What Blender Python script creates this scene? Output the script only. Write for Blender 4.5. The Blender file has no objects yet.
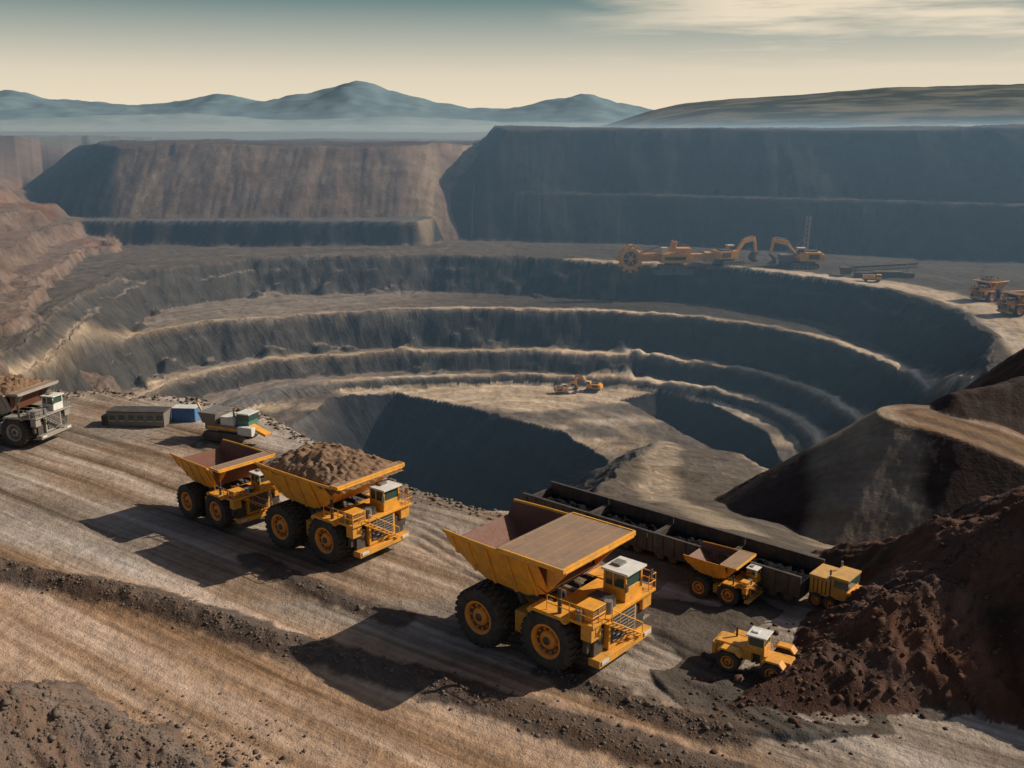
import bpy, math, random
import numpy as np
from mathutils import Vector, Matrix, Euler
rnd=random.Random(7); nr=np.random.RandomState(5)
scene=bpy.context.scene
COL=scene.collection

# ---------------------------------------------------------------- helpers
def hash2(ix,iy,seed):
    h=(ix.astype(np.int64)*374761393+iy.astype(np.int64)*668265263+seed*1442695041)&0xffffffff
    h=((h^(h>>13))*1274126177)&0xffffffff
    h=h^(h>>16)
    return (h&0xffffff)/float(0xffffff)
def vnoise(x,y,seed=0):
    ix=np.floor(x);iy=np.floor(y);fx=x-ix;fy=y-iy
    fx=fx*fx*fx*(fx*(fx*6-15)+10);fy=fy*fy*fy*(fy*(fy*6-15)+10)
    a=hash2(ix,iy,seed);b=hash2(ix+1,iy,seed);c=hash2(ix,iy+1,seed);d=hash2(ix+1,iy+1,seed)
    return (a+(b-a)*fx)*(1-fy)+(c+(d-c)*fx)*fy
def fbm(x,y,seed=0,oc=4,gain=.5):
    s=0;a=1;t=0
    for o in range(oc):
        s=s+a*(vnoise(x,y,seed+o*17)*2-1);t+=a;a*=gain
        x,y=x*1.93*.8-y*1.93*.6+7.3,x*1.93*.6+y*1.93*.8-3.1
    return s/t
def sstep(a,b,x):
    t=np.clip((x-a)/(b-a),0,1);return t*t*(3-2*t)
def cull(X,Y,P,pad):
    px=[p[0] for p in P];py=[p[1] for p in P]
    return (X>min(px)-pad)&(X<max(px)+pad)&(Y>min(py)-pad)&(Y<max(py)+pad)
def polyline(X0,Y0,P,pad=60):
    M=cull(X0,Y0,P,pad);X=X0[M];Y=Y0[M]
    best=np.full(X.shape,1e9);z=np.zeros(X.shape);al=np.zeros(X.shape);sg=np.zeros(X.shape);acc=0
    for i in range(len(P)-1):
        a=P[i];b=P[i+1];dx=b[0]-a[0];dy=b[1]-a[1];L=math.hypot(dx,dy)
        t=np.clip(((X-a[0])*dx+(Y-a[1])*dy)/(L*L),0,1)
        ex=X-a[0]-t*dx;ey=Y-a[1]-t*dy;d=np.sqrt(ex*ex+ey*ey);m=d<best
        best=np.where(m,d,best)
        if len(a)>2: z=np.where(m,a[2]+(b[2]-a[2])*t,z)
        al=np.where(m,acc+t*L,al)
        sg=np.where(m,np.sign(dx*ey-dy*ex)*d,sg);acc+=L
    out=[]
    for v,dv in((best,1e3),(z,0.),(al,0.),(sg,1e3)):
        o=np.full(X0.shape,dv);o[M]=v;out.append(o)
    return out
def polysd(X0,Y0,P,pad=90):   # >0 inside
    M=cull(X0,Y0,P,pad);X=X0[M];Y=Y0[M]
    best=np.full(X.shape,1e9);ins=np.zeros(X.shape,bool);n=len(P)
    for i in range(n):
        a=P[i];b=P[(i+1)%n];dx=b[0]-a[0];dy=b[1]-a[1]
        t=np.clip(((X-a[0])*dx+(Y-a[1])*dy)/(dx*dx+dy*dy+1e-9),0,1)
        ex=X-a[0]-t*dx;ey=Y-a[1]-t*dy;best=np.minimum(best,ex*ex+ey*ey)
        c=((a[1]>Y)!=(b[1]>Y))
        xx=a[0]+(Y-a[1])*dx/(dy if abs(dy)>1e-9 else 1e-9)
        ins^=(c&(X<xx))
    d=np.sqrt(best);o=np.full(X0.shape,-1e3);o[M]=np.where(ins,d,-d);return o
def smooth_line(P,k=2):   # corner cutting, open line
    P=[tuple(map(float,p)) for p in P]
    for _ in range(k):
        Q=[P[0]]
        for a,b in zip(P[:-1],P[1:]):
            Q.append(tuple(.75*u+.25*v for u,v in zip(a,b)));Q.append(tuple(.25*u+.75*v for u,v in zip(a,b)))
        Q.append(P[-1]);P=Q
    return P

# ---------------------------------------------------------------- terrain definition (metres)
A=[(-90,165),(-94,192),(-102,227.7),(-108,275),(-80.5,305.8),(-26,316),(5,308),(32.2,296.2),(60.1,287.2),(79.7,264.9),(90,248),(92.4,234.9),(95.2,208.4),(88.9,180.6),(79.1,161.9),(66,130),(50,95),(0,80),(-80,90),(-86,120)]
L3=[(-84,150),(-88,190),(-93,217),(-92,238),(-78,253.2),(-49.6,267.8),(-17.2,272.5),(18.6,269.4),(49.6,258.9),(64.9,244),(74,229),(79,212),(80,190),(76,165),(62,130),(45,90),(0,75),(-76,85)]
L4=[(-74,150),(-79,190),(-82,213),(-78,232),(-64,246.2),(-30,258.5),(2.1,258),(33.7,253.6),(49.5,243.1),(60,231),(67,216),(70,196),(67,165),(56,130),(40,85),(0,70),(-66,80)]
L5=[(-60,150),(-65,190),(-68,210),(-64,226),(-50,238.4),(-36,244.5),(-3.1,248),(33.5,244.7),(48,233.5),(56,222),(61,208),(62,189.8),(58,165),(50,130),(36,80),(0,65),(-54,75)]
H1=[(-45.2,236),(-29.5,239),(10.4,206.8),(20.2,187),(17,168),(0,140),(-20,110),(-50,120),(-50,170),(-47,215)]
H2=[(36,240),(47,230),(55,206),(54,183),(46,175),(40,196),(34,215),(27,233)]
BENCH=[(-130,118),(-61,114.8),(-48.6,113.4),(-37.2,111),(-27.7,105.3),(-20.2,95),(-15.5,87.9),(-7.9,80.3),(-2.6,75.9),(4.3,75.6),(12,69.9),(18.5,64.4),(25.1,59.6),(31,50),(45,30),(70,-60),(-200,-60),(-200,118)]
RAMP=[(2,70),(4,84),(8,105),(14,130),(24,160),(29,188),(44,184),(46,150),(47,110),(52,80),(60,45),(10,45)]
R1=[(42,164,-31),(43,142,-19),(42.5,124,-9),(44,112,-2),(48,104,2.5),(60,106,5),(75,112,8),(110,120,12),(200,130,16)]
R1b=[(43,101,1.0),(48,96,.2),(53,91,-1.5),(60,84,-2.5),(90,70,-3)]
RM=[(80,112,8),(104,125,8),(132,170,4),(152,230,2),(190,260,5)]
R2=[(12,47.4,.2),(18.8,50.4,2.5),(22.3,52.2,4.7),(24.6,52.9,5.6),(27,53.8,7.2),(30.2,54.8,9.3),(38,55,13),(60,50,17)]
LP=[(-45,38,9),(-29.7,40.2,6),(-24.6,42.6,4),(-19,42.8,2),(-12.6,41.2,0)]
LW=[(-110,60,3),(-90,118,4),(-110,140,6),(-134,180,10),(-160,220,15),(-178,260,18),(-200,330,22),(-260,420,27)]
BERM1=smooth_line([(-60,74,.8),(-35.9,64.4,.7),(-23.9,60,.7),(-15.4,55.3,.6),(-10.7,52.9,.45),(-1.7,48.2,.3),(6.4,43.5,.2),(20,36,.1)],1)
BERM2=[(-18.9,66.4,.15),(-13,61.2,.28),(-7,57.2,.15)]
BERM3=[(2.2,51.1,.15),(7.3,46.9,.35),(11.5,44.4,.3)]
RUTS=smooth_line([(-30,94,0),(-20.2,86,0),(-8.5,73.5,0),(-2.2,64.5,0),(10.4,52,0),(16,43,0)],1)
ROAD=smooth_line([(-140,140),(-80,108),(-46.7,86),(-23.3,69),(-7.1,57.3),(2.7,50.2),(11.6,44.5),(40,26),(80,0)],2)
ROAD2=smooth_line([(-90,84),(-33,57.6),(-18.1,50.8),(-5.9,45),(5.1,39),(30,24)],1)
RROAD=smooth_line([(20,300,-8),(50,286,-8),(75.5,272,-8),(99,246,-8),(104.3,214.5,-8),(99.1,187,-8),(88.7,157,-6),(80,140,-2)],1)
TR=[smooth_line(p,2) for p in ([(45,186),(44.5,150),(41,120),(38,95),(36,78),(33,62)],[(-20,250),(8,232),(24,212),(31,190),(27,165),(20,130),(17,104),(20,84)],[(50,150),(44,128),(36,104),(30,84)])]
ML=[(-146,386),(-120,384),(-60,389),(-43,388),(-28,412),(-14,445),(0,900),(-175,900),(-205,520),(-190,450)]
MLB=[(-900,420),(-330,455),(-262,478),(-235,560),(-230,1000),(-900,1000)]
ML1=[(-166,345),(-100,343),(-32,341),(-28,352),(-28,420),(-260,420),(-200,352)]
MR=[(-2,390),(30,385),(66,376),(130,350),(196,316),(300,270),(500,230),(1500,300),(1500,1300),(-10,1300),(-8,600),(-6,440)]
MR2=[(2,366),(28,361),(52,353),(118,326),(186,290),(290,245),(500,195),(1500,260),(1500,900),(2,900)]
C=dict(
 gravel=(.275,.228,.188),tan=(.335,.228,.155),berm=(.070,.051,.041),brown=(.070,.039,.029),
 dkbrown=(.046,.031,.026),coal=(.017,.018,.022),grey=(.082,.078,.075),wall=(.118,.088,.072),flat=(.19,.16,.135),
 wall_shade=(.013,.015,.020),rust=(.15,.085,.055),pale=(.38,.305,.225))
C={k:np.array(v) for k,v in C.items()}

def terrain(X,Y,full=False):
    wx=fbm(X/23,Y/23,11,4);wy=fbm(X/6.,Y/6.,23,3)
    warp=2.6*wx+1.2*wy
    near=sstep(130,90,Y)
    warp=warp*(1-.75*near)*(1-.6*sstep(10,50,X))
    R=np.hypot(X,Y)
    Z=np.full(X.shape,-8.)+.5*fbm(X/30,Y/30,3,3)
    col=np.empty(X.shape+(3,));col[:]=C['flat']
    col*=(.5-.2*sstep(-30,40,X))[...,None]
    track=np.full(X.shape,.5)
    sds={}
    slump=1.6*np.clip(fbm(X/15,Y/15,27,3),0,1)*(1-.7*sstep(20,60,X))
    for key,P,dz,w in(('A',A,10,9.5),('L3',L3,9,7.0),('L4',L4,4.2,4.0),('L5',L5,2,2.6)):
        sd=polysd(X,Y,P)+warp;sds[key]=sd
        sdn=sd+.5*fbm(X/2.2,Y/2.2,33+len(sds),2)*(dz>3)
        Z=Z-dz*np.clip(sdn/(w*(1+.25*slump)),0,1)
        if dz>5:
            Z=Z+1.3*np.exp(-((sd-w*.5)/1.0)**2)*np.clip(.4+fbm(X/20,Y/20,35,2)*1.6,0,1)
        Z=Z+.5*np.exp(-((sd+1.2)/.8)**2)*(wy*.8+.5)
        Z=Z+np.clip(fbm(X/7,Y/7,39+len(sds),3)-.12,0,1)*5*np.exp(-((sd-w-1)/2.6)**2)*(dz>3)*(1-.8*sstep(20,50,X))
    pit=sstep(-1,2,sds['A'])
    def up(Zn,c,tr=.3,ct=None,dist=None):
        nonlocal Z,col,track,pit
        m=Zn>Z
        Z=np.where(m,Zn,Z)
        if ct is not None: cc=np.where((dist>0)[...,None],ct,c)
        else: cc=np.broadcast_to(c,col.shape)
        col=np.where(m[...,None],cc,col);track=np.where(m,tr,track);pit=np.where(m,0,pit)
    h1=polysd(X,Y,H1)+warp*1.0
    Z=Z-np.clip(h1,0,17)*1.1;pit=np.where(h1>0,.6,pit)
    h2=polysd(X,Y,H2)+warp*.7
    Z=Z-np.clip(h2,0,10)*1.0
    gul=1.8*np.abs(fbm(X/11,Y/40,31,3))+.6*np.abs(fbm(X/3,Y/20,37,2))
    sd=polysd(X,Y,ML1)+.5*warp; up(0+np.minimum(sd,0)*2.0+.2*wx,C['coal']*1.3,.2,C['grey']*1.1,sd)
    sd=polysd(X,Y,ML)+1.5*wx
    end_shade=(sstep(-145,-151,X-.25*(386-Y)))[...,None]  # shadowed end face of the left wall, its shade painted into the colour
    up(24.4+2.0*fbm(X/40,Y/30,41,4)+np.minimum(sd+gul,0)*.78,C['wall']*(1-end_shade)+C['wall_shade']*end_shade,.2,C['wall']*.5,sd)
    sd=polysd(X,Y,MLB)+3*wx; up(27.3+1.0*wx+np.minimum(sd+gul,0)*.7,C['wall'],.2,C['wall']*.5,sd)
    sd=polysd(X,Y,MR2)+2.5*wx; up(8+np.minimum(sd+gul*.6,0)*1.1,C['wall_shade'],.2,C['grey']*.5,sd)  # far right wall, both tiers: shade put into the near-black rock colour
    sd=polysd(X,Y,MR)+3*wx; up(30.6+2.0*fbm(X/60,Y/60,43,4)+np.minimum(sd+gul*.7,0)*1.0,C['wall_shade'],.2,C['grey']*.4,sd)
    # left wall
    d,z,_,_=polyline(X,Y,LW,80)
    n1=fbm(X/14,Y/14,51,5)
    d2=np.maximum(d-3,0)
    zz=z+4.2*n1-.45*d2
    q=zz/5.5;zt=(np.floor(q)+sstep(.5,1.,q-np.floor(q)))*5.5
    zz=.3*zz+.7*zt+.5*wy
    zz=np.where(zz<-7,-7+(zz+7)*3,zz)
    mixc=(sstep(.15,.5,fbm(X/18,Y/18,55,3))*.7)[...,None]
    up(zz,C['wall']*1.15*(1-mixc)+C['rust']*mixc,.3)
    # ramp to floor and truck bench
    sb0=polysd(X,Y,BENCH,170);sb=sb0+warp*.35
    zr=np.interp(-sb,[0,10,35,75,115,160],[0,-3,-11,-22,-33,-36])+.6*wx+.5*wy
    sr=polysd(X,Y,RAMP)+.9*warp
    up(zr+np.minimum(sr,0)*.8,C['grey']*.9,.4,C['gravel']*.33,sr)
    d,z,_,_=polyline(X,Y,R1)
    n2=fbm(X/9,Y/9,61,5)
    up(z+1.5*n2-.85*np.maximum(d-1.0,0),C['dkbrown'],.15)
    d,z,_,_=polyline(X,Y,RM,70)
    up(z+1.4*n2-.32*np.clip(d-4.0,0,14)-.95*np.maximum(d-18,0),C['brown'],.15)
    d,z,_,sg=polyline(X,Y,R1b)
    lane=(.55+.45*np.cos(sg*2.1))[...,None]
    up(z+.25*n2-.8*np.maximum(d-4.2,0),C['dkbrown'],.3,C['tan']*(.3+.35*lane),4.4-d+.8*wy)
    fine=.06*fbm(X/3.,Y/3.,71,4)+.25*fbm(X/17,Y/17,73,2)
    up(0+fine+np.minimum(sb,0)*.75,C['grey']*1.6,1.0,C['gravel'],sb)
    bench=(sb>0)&(Y<125)
    d,_,_,_=polyline(X,Y,ROAD2,16)
    k=(sstep(10.5,6.,d+2*wy)*bench)[...,None];col=col*(1-k)+C['tan']*k
    k=(sstep(-.05,.35,fbm(X/16+3,Y/16,77,3))*bench*.6*(Y>60))[...,None];col=col*(1-k)+C['tan']*.85*k
    d,_,_,_=polyline(X,Y,RROAD,12)
    k=(sstep(7.,4.,d+.8*wy)*(pit<.5)*(Y>140))[...,None];col=col*(1-k)+C['pale']*k
    for P in TR:    # vehicle tracks on the ramp and pit floor
        d,_,_,_=polyline(X,Y,P,8)
        k=(sstep(3.6,1.2,d+1.4*wy)*(sb<0)*(h1<0)*(h2<0)*.65)[...,None];col=col*(1-k)+C['pale']*.85*k
    d,_,al,sg=polyline(X,Y,RUTS,6)
    for off in(-1.5,-.5,.6,1.6):
        k=np.exp(-((sg-off-.2*np.sin(al*.2))/.28)**2)*bench*np.clip(.7+.9*fbm(X/5,Y/5,79,2),0,1)
        Z=Z-.10*k;col=col*(1-.65*k[...,None])
    rough=fbm(X/1.1,Y/1.1,81,4)
    for P,w in((BERM1,1.2),(BERM2,.8),(BERM3,.9)):
        d,z,_,_=polyline(X,Y,P,7)
        k=np.exp(-((d+.6*rough)/w)**2)
        Z=Z+np.where(bench,z*k*(1+.6*rough),0)
        kk=(sstep(.06,.4,k)*bench*.92)[...,None];col=col*(1-kk)+C['berm']*kk;track=np.where(bench,track*(1-.7*sstep(.1,.6,k)),track)
    d,z,_,_=polyline(X,Y,LP,30)
    up(np.where(d<900,z+.45*rough+.6*n2-.55*d,-99),C['berm']*2.0,0.)
    d,z,_,_=polyline(X,Y,R2,50)
    n3=fbm(X/4.5,Y/4.5,91,6,.58)
    g2=np.abs(fbm(X/5+Y/9,Y/14,95,4));g3=np.abs(fbm(X/1.7,Y/1.7,97,4))
    vc=(1+.8*fbm(X/2.5,Y/2.5,93,4))[...,None]
    up(np.where(d<900,z+1.1*n3*sstep(0,5,z)-1.5*g2*sstep(1,5,z)-.55*g3*sstep(0,3,z)+.12*rough-.60*np.maximum(d-.3,0),-99),C['brown']*vc,0.)
    farz=24+5*fbm(X/400,Y/400,99,4)
    far=sstep(600,900,R)
    Z=Z*(1-far)+farz*far
    col=np.where((R>600)[...,None],np.array((.10,.11,.11)),col)
    Z=Z+np.where(Y>110,.35,.0)*fbm(X/2.5,Y/2.5,101,3)+.035*fbm(X/.6,Y/.6,103,3)*(R<110)
    if not full: return Z
    return Z,col,track,pit,sds,h1,h2,wx,wy

cols=np.radians(np.concatenate([np.linspace(-80,-30,40,endpoint=False),np.linspace(-30,30,720,endpoint=False),np.linspace(30,80,41)]))
rows=np.concatenate([np.exp(np.linspace(math.log(13),math.log(38),50,endpoint=False)),np.exp(np.linspace(math.log(38),math.log(500),900,endpoint=False)),np.exp(np.linspace(math.log(500),math.log(14000),50))])
TH,RR=np.meshgrid(cols,rows)
X=RR*np.sin(TH);Y=RR*np.cos(TH)
Z,col,track,pit,sds,h1,h2,wx,wy=terrain(X,Y,True)
pit_shade=sstep(-60,20,X)[...,None]  # painted shade: pit colours darken toward the right side
def grad(F):
    fr=np.gradient(F,axis=0)/np.gradient(RR,axis=0)
    ft=np.gradient(F,axis=1)/(RR*np.gradient(TH,axis=1))
    return np.hypot(fr,ft)
S=grad(Z)
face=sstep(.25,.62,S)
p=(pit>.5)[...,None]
darkc=C['grey']*.60*(1-pit_shade)+C['coal']*.8*pit_shade  # right-hand faces: dark coal that also carries the shade
flatc=C['flat']*1.0*(1-.78*pit_shade)
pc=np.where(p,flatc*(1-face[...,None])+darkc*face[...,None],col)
for key,k0,wd in(('L3',1.25,1.5),('L4',1.5,1.5),('L5',1.5,1.5),('A',.8,1.3)):  # lit bench edges painted as pale crest lines, with the bench roads
    sd=sds[key]
    k=(np.exp(-((sd+1.3)/wd)**2)*k0*np.clip(.8+.6*fbm(X/25,Y/25,140,3),.2,1)*(1-.35*face))[...,None]*p
    k=np.clip(k,0,1);pc=pc*(1-k)+C['pale']*(1+.35*pit_shade)*k
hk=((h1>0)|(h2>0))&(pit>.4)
pc=np.where(hk[...,None],C['coal']*(1.2-.4*pit_shade),pc)
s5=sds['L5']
lit=sstep(-40,-52,X)*sstep(260,230,Y)*(pit>.4)*(s5>-3)  # sunlit slope left of the hole, its light painted in as lighter grey
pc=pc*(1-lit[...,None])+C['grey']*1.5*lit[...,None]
fl=(s5>2)&(Z<-29)&(Z>-36)&(~hk)&(pit>.4)
fc=C['flat']*.6+(C['pale']*1.15-C['flat']*.6)*sstep(-.15,.4,.6*fbm((X-5)/18,(Y-235)/9,120,3)+.8*np.exp(-((X+5)/32)**2-((Y-238)/10)**2))[...,None]
pc=np.where(fl[...,None],np.maximum(fc,col*(col>.12)*.9),pc)
st=fbm(Z/1.6+.05*X,X/60,130,3)
wallk=(face*(Y>140))[...,None]
pc=pc*(1+.3*st[...,None]*wallk)
ws=sstep(.15,.6,fbm(X/6,Y/60,133,3)+.5*np.exp(-((X+34)/14)**2))*(Y>335)*(X<-14)*(X>-140)*face
pc=pc*(1-.5*ws[...,None])+C['pale']*.65*.5*ws[...,None]
pc=np.clip(pc,0.004,1)
face=face*sstep(100,125,Y)*(1-.5*sstep(325,345,Y))
nr_,nc_=X.shape
verts=np.stack([X,Y,Z],-1).reshape(-1,3).astype(np.float32)
idx=np.arange(nr_*nc_).reshape(nr_,nc_)
q=np.stack([idx[:-1,:-1],idx[:-1,1:],idx[1:,1:],idx[1:,:-1]],-1).reshape(-1,4)
me=bpy.data.meshes.new("terrain")
me.vertices.add(len(verts));me.vertices.foreach_set("co",verts.ravel())
me.loops.add(q.size);me.loops.foreach_set("vertex_index",q.ravel().astype(np.int32))
me.polygons.add(len(q));me.polygons.foreach_set("loop_start",np.arange(0,q.size,4,dtype=np.int32))
me.polygons.foreach_set("use_smooth",np.ones(len(q),bool))
me.update(calc_edges=True)
ca=me.color_attributes.new("Col",'FLOAT_COLOR','POINT')
ca.data.foreach_set("color",np.concatenate([pc.reshape(-1,3),np.ones((len(verts),1))],1).astype(np.float32).ravel())
nearM=Y<121
_,_,al_,sg_=polyline(X[nearM],Y[nearM],ROAD,400)
dx=X+2;dy=(Y-205)*1.05
lu=np.hypot(dx,dy);lv=np.arctan2(dx,dy)*110
far_l=Y>=116
lu[nearM]=np.where(far_l[nearM],lu[nearM],sg_);lv[nearM]=np.where(far_l[nearM],lv[nearM],al_)
lay=np.stack([lu,lv,Z],-1).reshape(-1,3).astype(np.float32)
va=me.attributes.new("lay",'FLOAT_VECTOR','POINT');va.data.foreach_set("vector",lay.ravel())
for nm,ar in(("track",track),("face",face)):
    a_=me.attributes.new(nm,'FLOAT','POINT');a_.data.foreach_set("value",ar.reshape(-1).astype(np.float32))
terr=bpy.data.objects.new("terrain",me);COL.objects.link(terr)

# ---------------------------------------------------------------- materials
def newmat(name):
    m=bpy.data.materials.new(name);m.use_nodes=True
    nt=m.node_tree;b=nt.nodes["Principled BSDF"];return m,nt,b
def N(nt,t,**k):
    n=nt.nodes.new(t)
    for a,v in k.items():
        if a in n.inputs: n.inputs[a].default_value=v
        else: setattr(n,a,v)
    return n
def math_(nt,op,a,b=None,clamp=False):
    n=nt.nodes.new("ShaderNodeMath");n.operation=op;n.use_clamp=clamp
    for i,v in enumerate((a,b)):
        if v is None: continue
        if isinstance(v,(int,float)): n.inputs[i].default_value=v
        else: nt.links.new(v,n.inputs[i])
    return n.outputs[0]
def maprange(nt,v,a,b,c,d):
    n=nt.nodes.new("ShaderNodeMapRange");nt.links.new(v,n.inputs[0])
    for i,x in enumerate((a,b,c,d)): n.inputs[i+1].default_value=x
    return n.outputs[0]
def noise(nt,vec,scale,detail=4,rough=.55):
    n=N(nt,"ShaderNodeTexNoise");n.inputs["Scale"].default_value=scale;n.inputs["Detail"].default_value=detail;n.inputs["Roughness"].default_value=rough
    if vec is not None: nt.links.new(vec,n.inputs["Vector"])
    return n.outputs["Fac"]
def scalev(nt,vec,s):
    n=nt.nodes.new("ShaderNodeVectorMath");n.operation='MULTIPLY';nt.links.new(vec,n.inputs[0]);n.inputs[1].default_value=s;return n.outputs[0]

m,nt,b=newmat("earth")
tc=N(nt,"ShaderNodeTexCoord").outputs["Object"]
colr=N(nt,"ShaderNodeVertexColor",layer_name="Col").outputs["Color"]
layv=N(nt,"ShaderNodeAttribute",attribute_name="lay").outputs["Vector"]
trk=N(nt,"ShaderNodeAttribute",attribute_name="track").outputs["Fac"]
fac=N(nt,"ShaderNodeAttribute",attribute_name="face").outputs["Fac"]
n_big=noise(nt,tc,.10,3,.6); n_med=noise(nt,tc,1.0,5,.7); n_fin=noise(nt,tc,11,2,.7)
t1=noise(nt,scalev(nt,layv,(.42,.012,0)),1.0,3,.6)
t2=noise(nt,scalev(nt,layv,(2.4,.05,0)),1.0,2,.6)
f1=noise(nt,scalev(nt,layv,(.10,.45,.16)),1.0,4,.7)
v=math_(nt,'MULTIPLY',maprange(nt,n_big,.3,.7,.80,1.20),maprange(nt,n_med,.25,.75,.74,1.26))
v=math_(nt,'MULTIPLY',v,maprange(nt,n_fin,.2,.8,.76,1.24))
tt=math_(nt,'MULTIPLY',maprange(nt,t1,.34,.66,-.50,.50),trk)
tt2=math_(nt,'MULTIPLY',maprange(nt,t2,.3,.7,-.26,.26),trk)
tt=math_(nt,'ADD',math_(nt,'ADD',tt,tt2),1.)
ff=math_(nt,'MULTIPLY',maprange(nt,f1,.3,.7,-.35,.35),fac)
ff=math_(nt,'ADD',ff,1.)
v=math_(nt,'MULTIPLY',math_(nt,'MULTIPLY',v,tt),ff)
v=math_(nt,'MAXIMUM',v,.15)
mx=N(nt,"ShaderNodeVectorMath",operation='SCALE');nt.links.new(colr,mx.inputs[0]);nt.links.new(v,mx.inputs["Scale"])
hs=N(nt,"ShaderNodeHueSaturation");nt.links.new(mx.outputs[0],hs.inputs["Color"])
nt.links.new(maprange(nt,t1,.3,.7,1.35,.75),hs.inputs["Saturation"])
nt.links.new(hs.outputs[0],b.inputs["Base Color"])
b.inputs["Roughness"].default_value=.92;b.inputs["Specular IOR Level"].default_value=.15
hgt=math_(nt,'ADD',math_(nt,'MULTIPLY',n_med,.30),math_(nt,'MULTIPLY',n_fin,.05))
hgt=math_(nt,'ADD',hgt,math_(nt,'MULTIPLY',math_(nt,'MULTIPLY',f1,fac),.7))
bp=N(nt,"ShaderNodeBump");bp.inputs["Strength"].default_value=.85;bp.inputs["Distance"].default_value=1.
nt.links.new(hgt,bp.inputs["Height"]);nt.links.new(bp.outputs[0],b.inputs["Normal"])
me.materials.append(m)

def simple(name,c,rough=.5,metal=0.,dust=.35,dc=(.22,.17,.125),ns=1.4,spec=.4):
    m,nt,b=newmat(name)
    tc=N(nt,"ShaderNodeTexCoord").outputs["Object"]
    a=noise(nt,tc,ns,5,.65);a2=noise(nt,tc,ns*7,3,.7)
    a3=noise(nt,scalev(nt,tc,(3,3,.35)),1.0,4,.7)      # run-down streaks
    sx=N(nt,"ShaderNodeSeparateXYZ");nt.links.new(tc,sx.inputs[0])
    low=maprange(nt,sx.outputs[2],0,4.5,.30,0.05)
    f=math_(nt,'ADD',math_(nt,'MULTIPLY',maprange(nt,a,.40,.70,0,1),maprange(nt,a2,.3,.7,.5,1)),low)
    f=math_(nt,'ADD',f,maprange(nt,a3,.5,.75,0,.55))
    f=math_(nt,'MULTIPLY',f,dust*1.6,True)
    mix=N(nt,"ShaderNodeMix",data_type='RGBA');nt.links.new(f,mix.inputs[0])
    mix.inputs[6].default_value=(*c,1);mix.inputs[7].default_value=(*dc,1)
    nt.links.new(mix.outputs[2],b.inputs["Base Color"])
    nt.links.new(maprange(nt,a2,.3,.7,rough*.85,min(1,rough*1.3)),b.inputs["Roughness"])
    b.inputs["Metallic"].default_value=metal;b.inputs["Specular IOR Level"].default_value=spec
    return m
YEL=simple("yellow_paint",(.82,.36,.028),.45,dust=.42,dc=(.28,.18,.09))
YLT=simple("worn_yellow_paint",(.66,.36,.08),.5,dust=.4)
HUB=simple("hub_paint",(.82,.28,.012),.45,dust=.25)
RUB=simple("tyre_rubber",(.028,.027,.026),.8,dust=.36,dc=(.11,.09,.07),ns=2)
STL=simple("dark_steel",(.045,.045,.047),.5,.3,dust=.3)
GRY=simple("grey_steel",(.20,.20,.20),.5,.2,dust=.4)
RST=simple("worn_tray_steel",(.15,.05,.028),.6,dust=.5,dc=(.14,.085,.06),ns=.8)
CAN=simple("dusty_canopy",(.30,.19,.115),.7,dust=.7,dc=(.21,.145,.105),ns=.7)
WHT=simple("white_paint",(.70,.70,.66),.4,dust=.25)
GLS=simple("cab_glass",(.03,.07,.06),.08,dust=.1,spec=.8)
GRN=simple("green_paint",(.03,.20,.15),.45,dust=.3)
BLU=simple("blue_paint",(.02,.17,.42),.45,dust=.25)
BLK=simple("coal",(.006,.006,.007),.9,dust=.0,ns=6,spec=.1)
LOAD=simple("ore",(.23,.145,.09),.9,dust=.5,dc=(.10,.066,.048),ns=3,spec=.1)
PAL=simple("faded_grey_paint",(.30,.29,.27),.55,dust=.45)
MATS=[YEL,YLT,RUB,STL,GRY,RST,CAN,WHT,GLS,GRN,BLU,BLK,LOAD,HUB,PAL]
MI={m:i for i,m in enumerate(MATS)}

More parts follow.
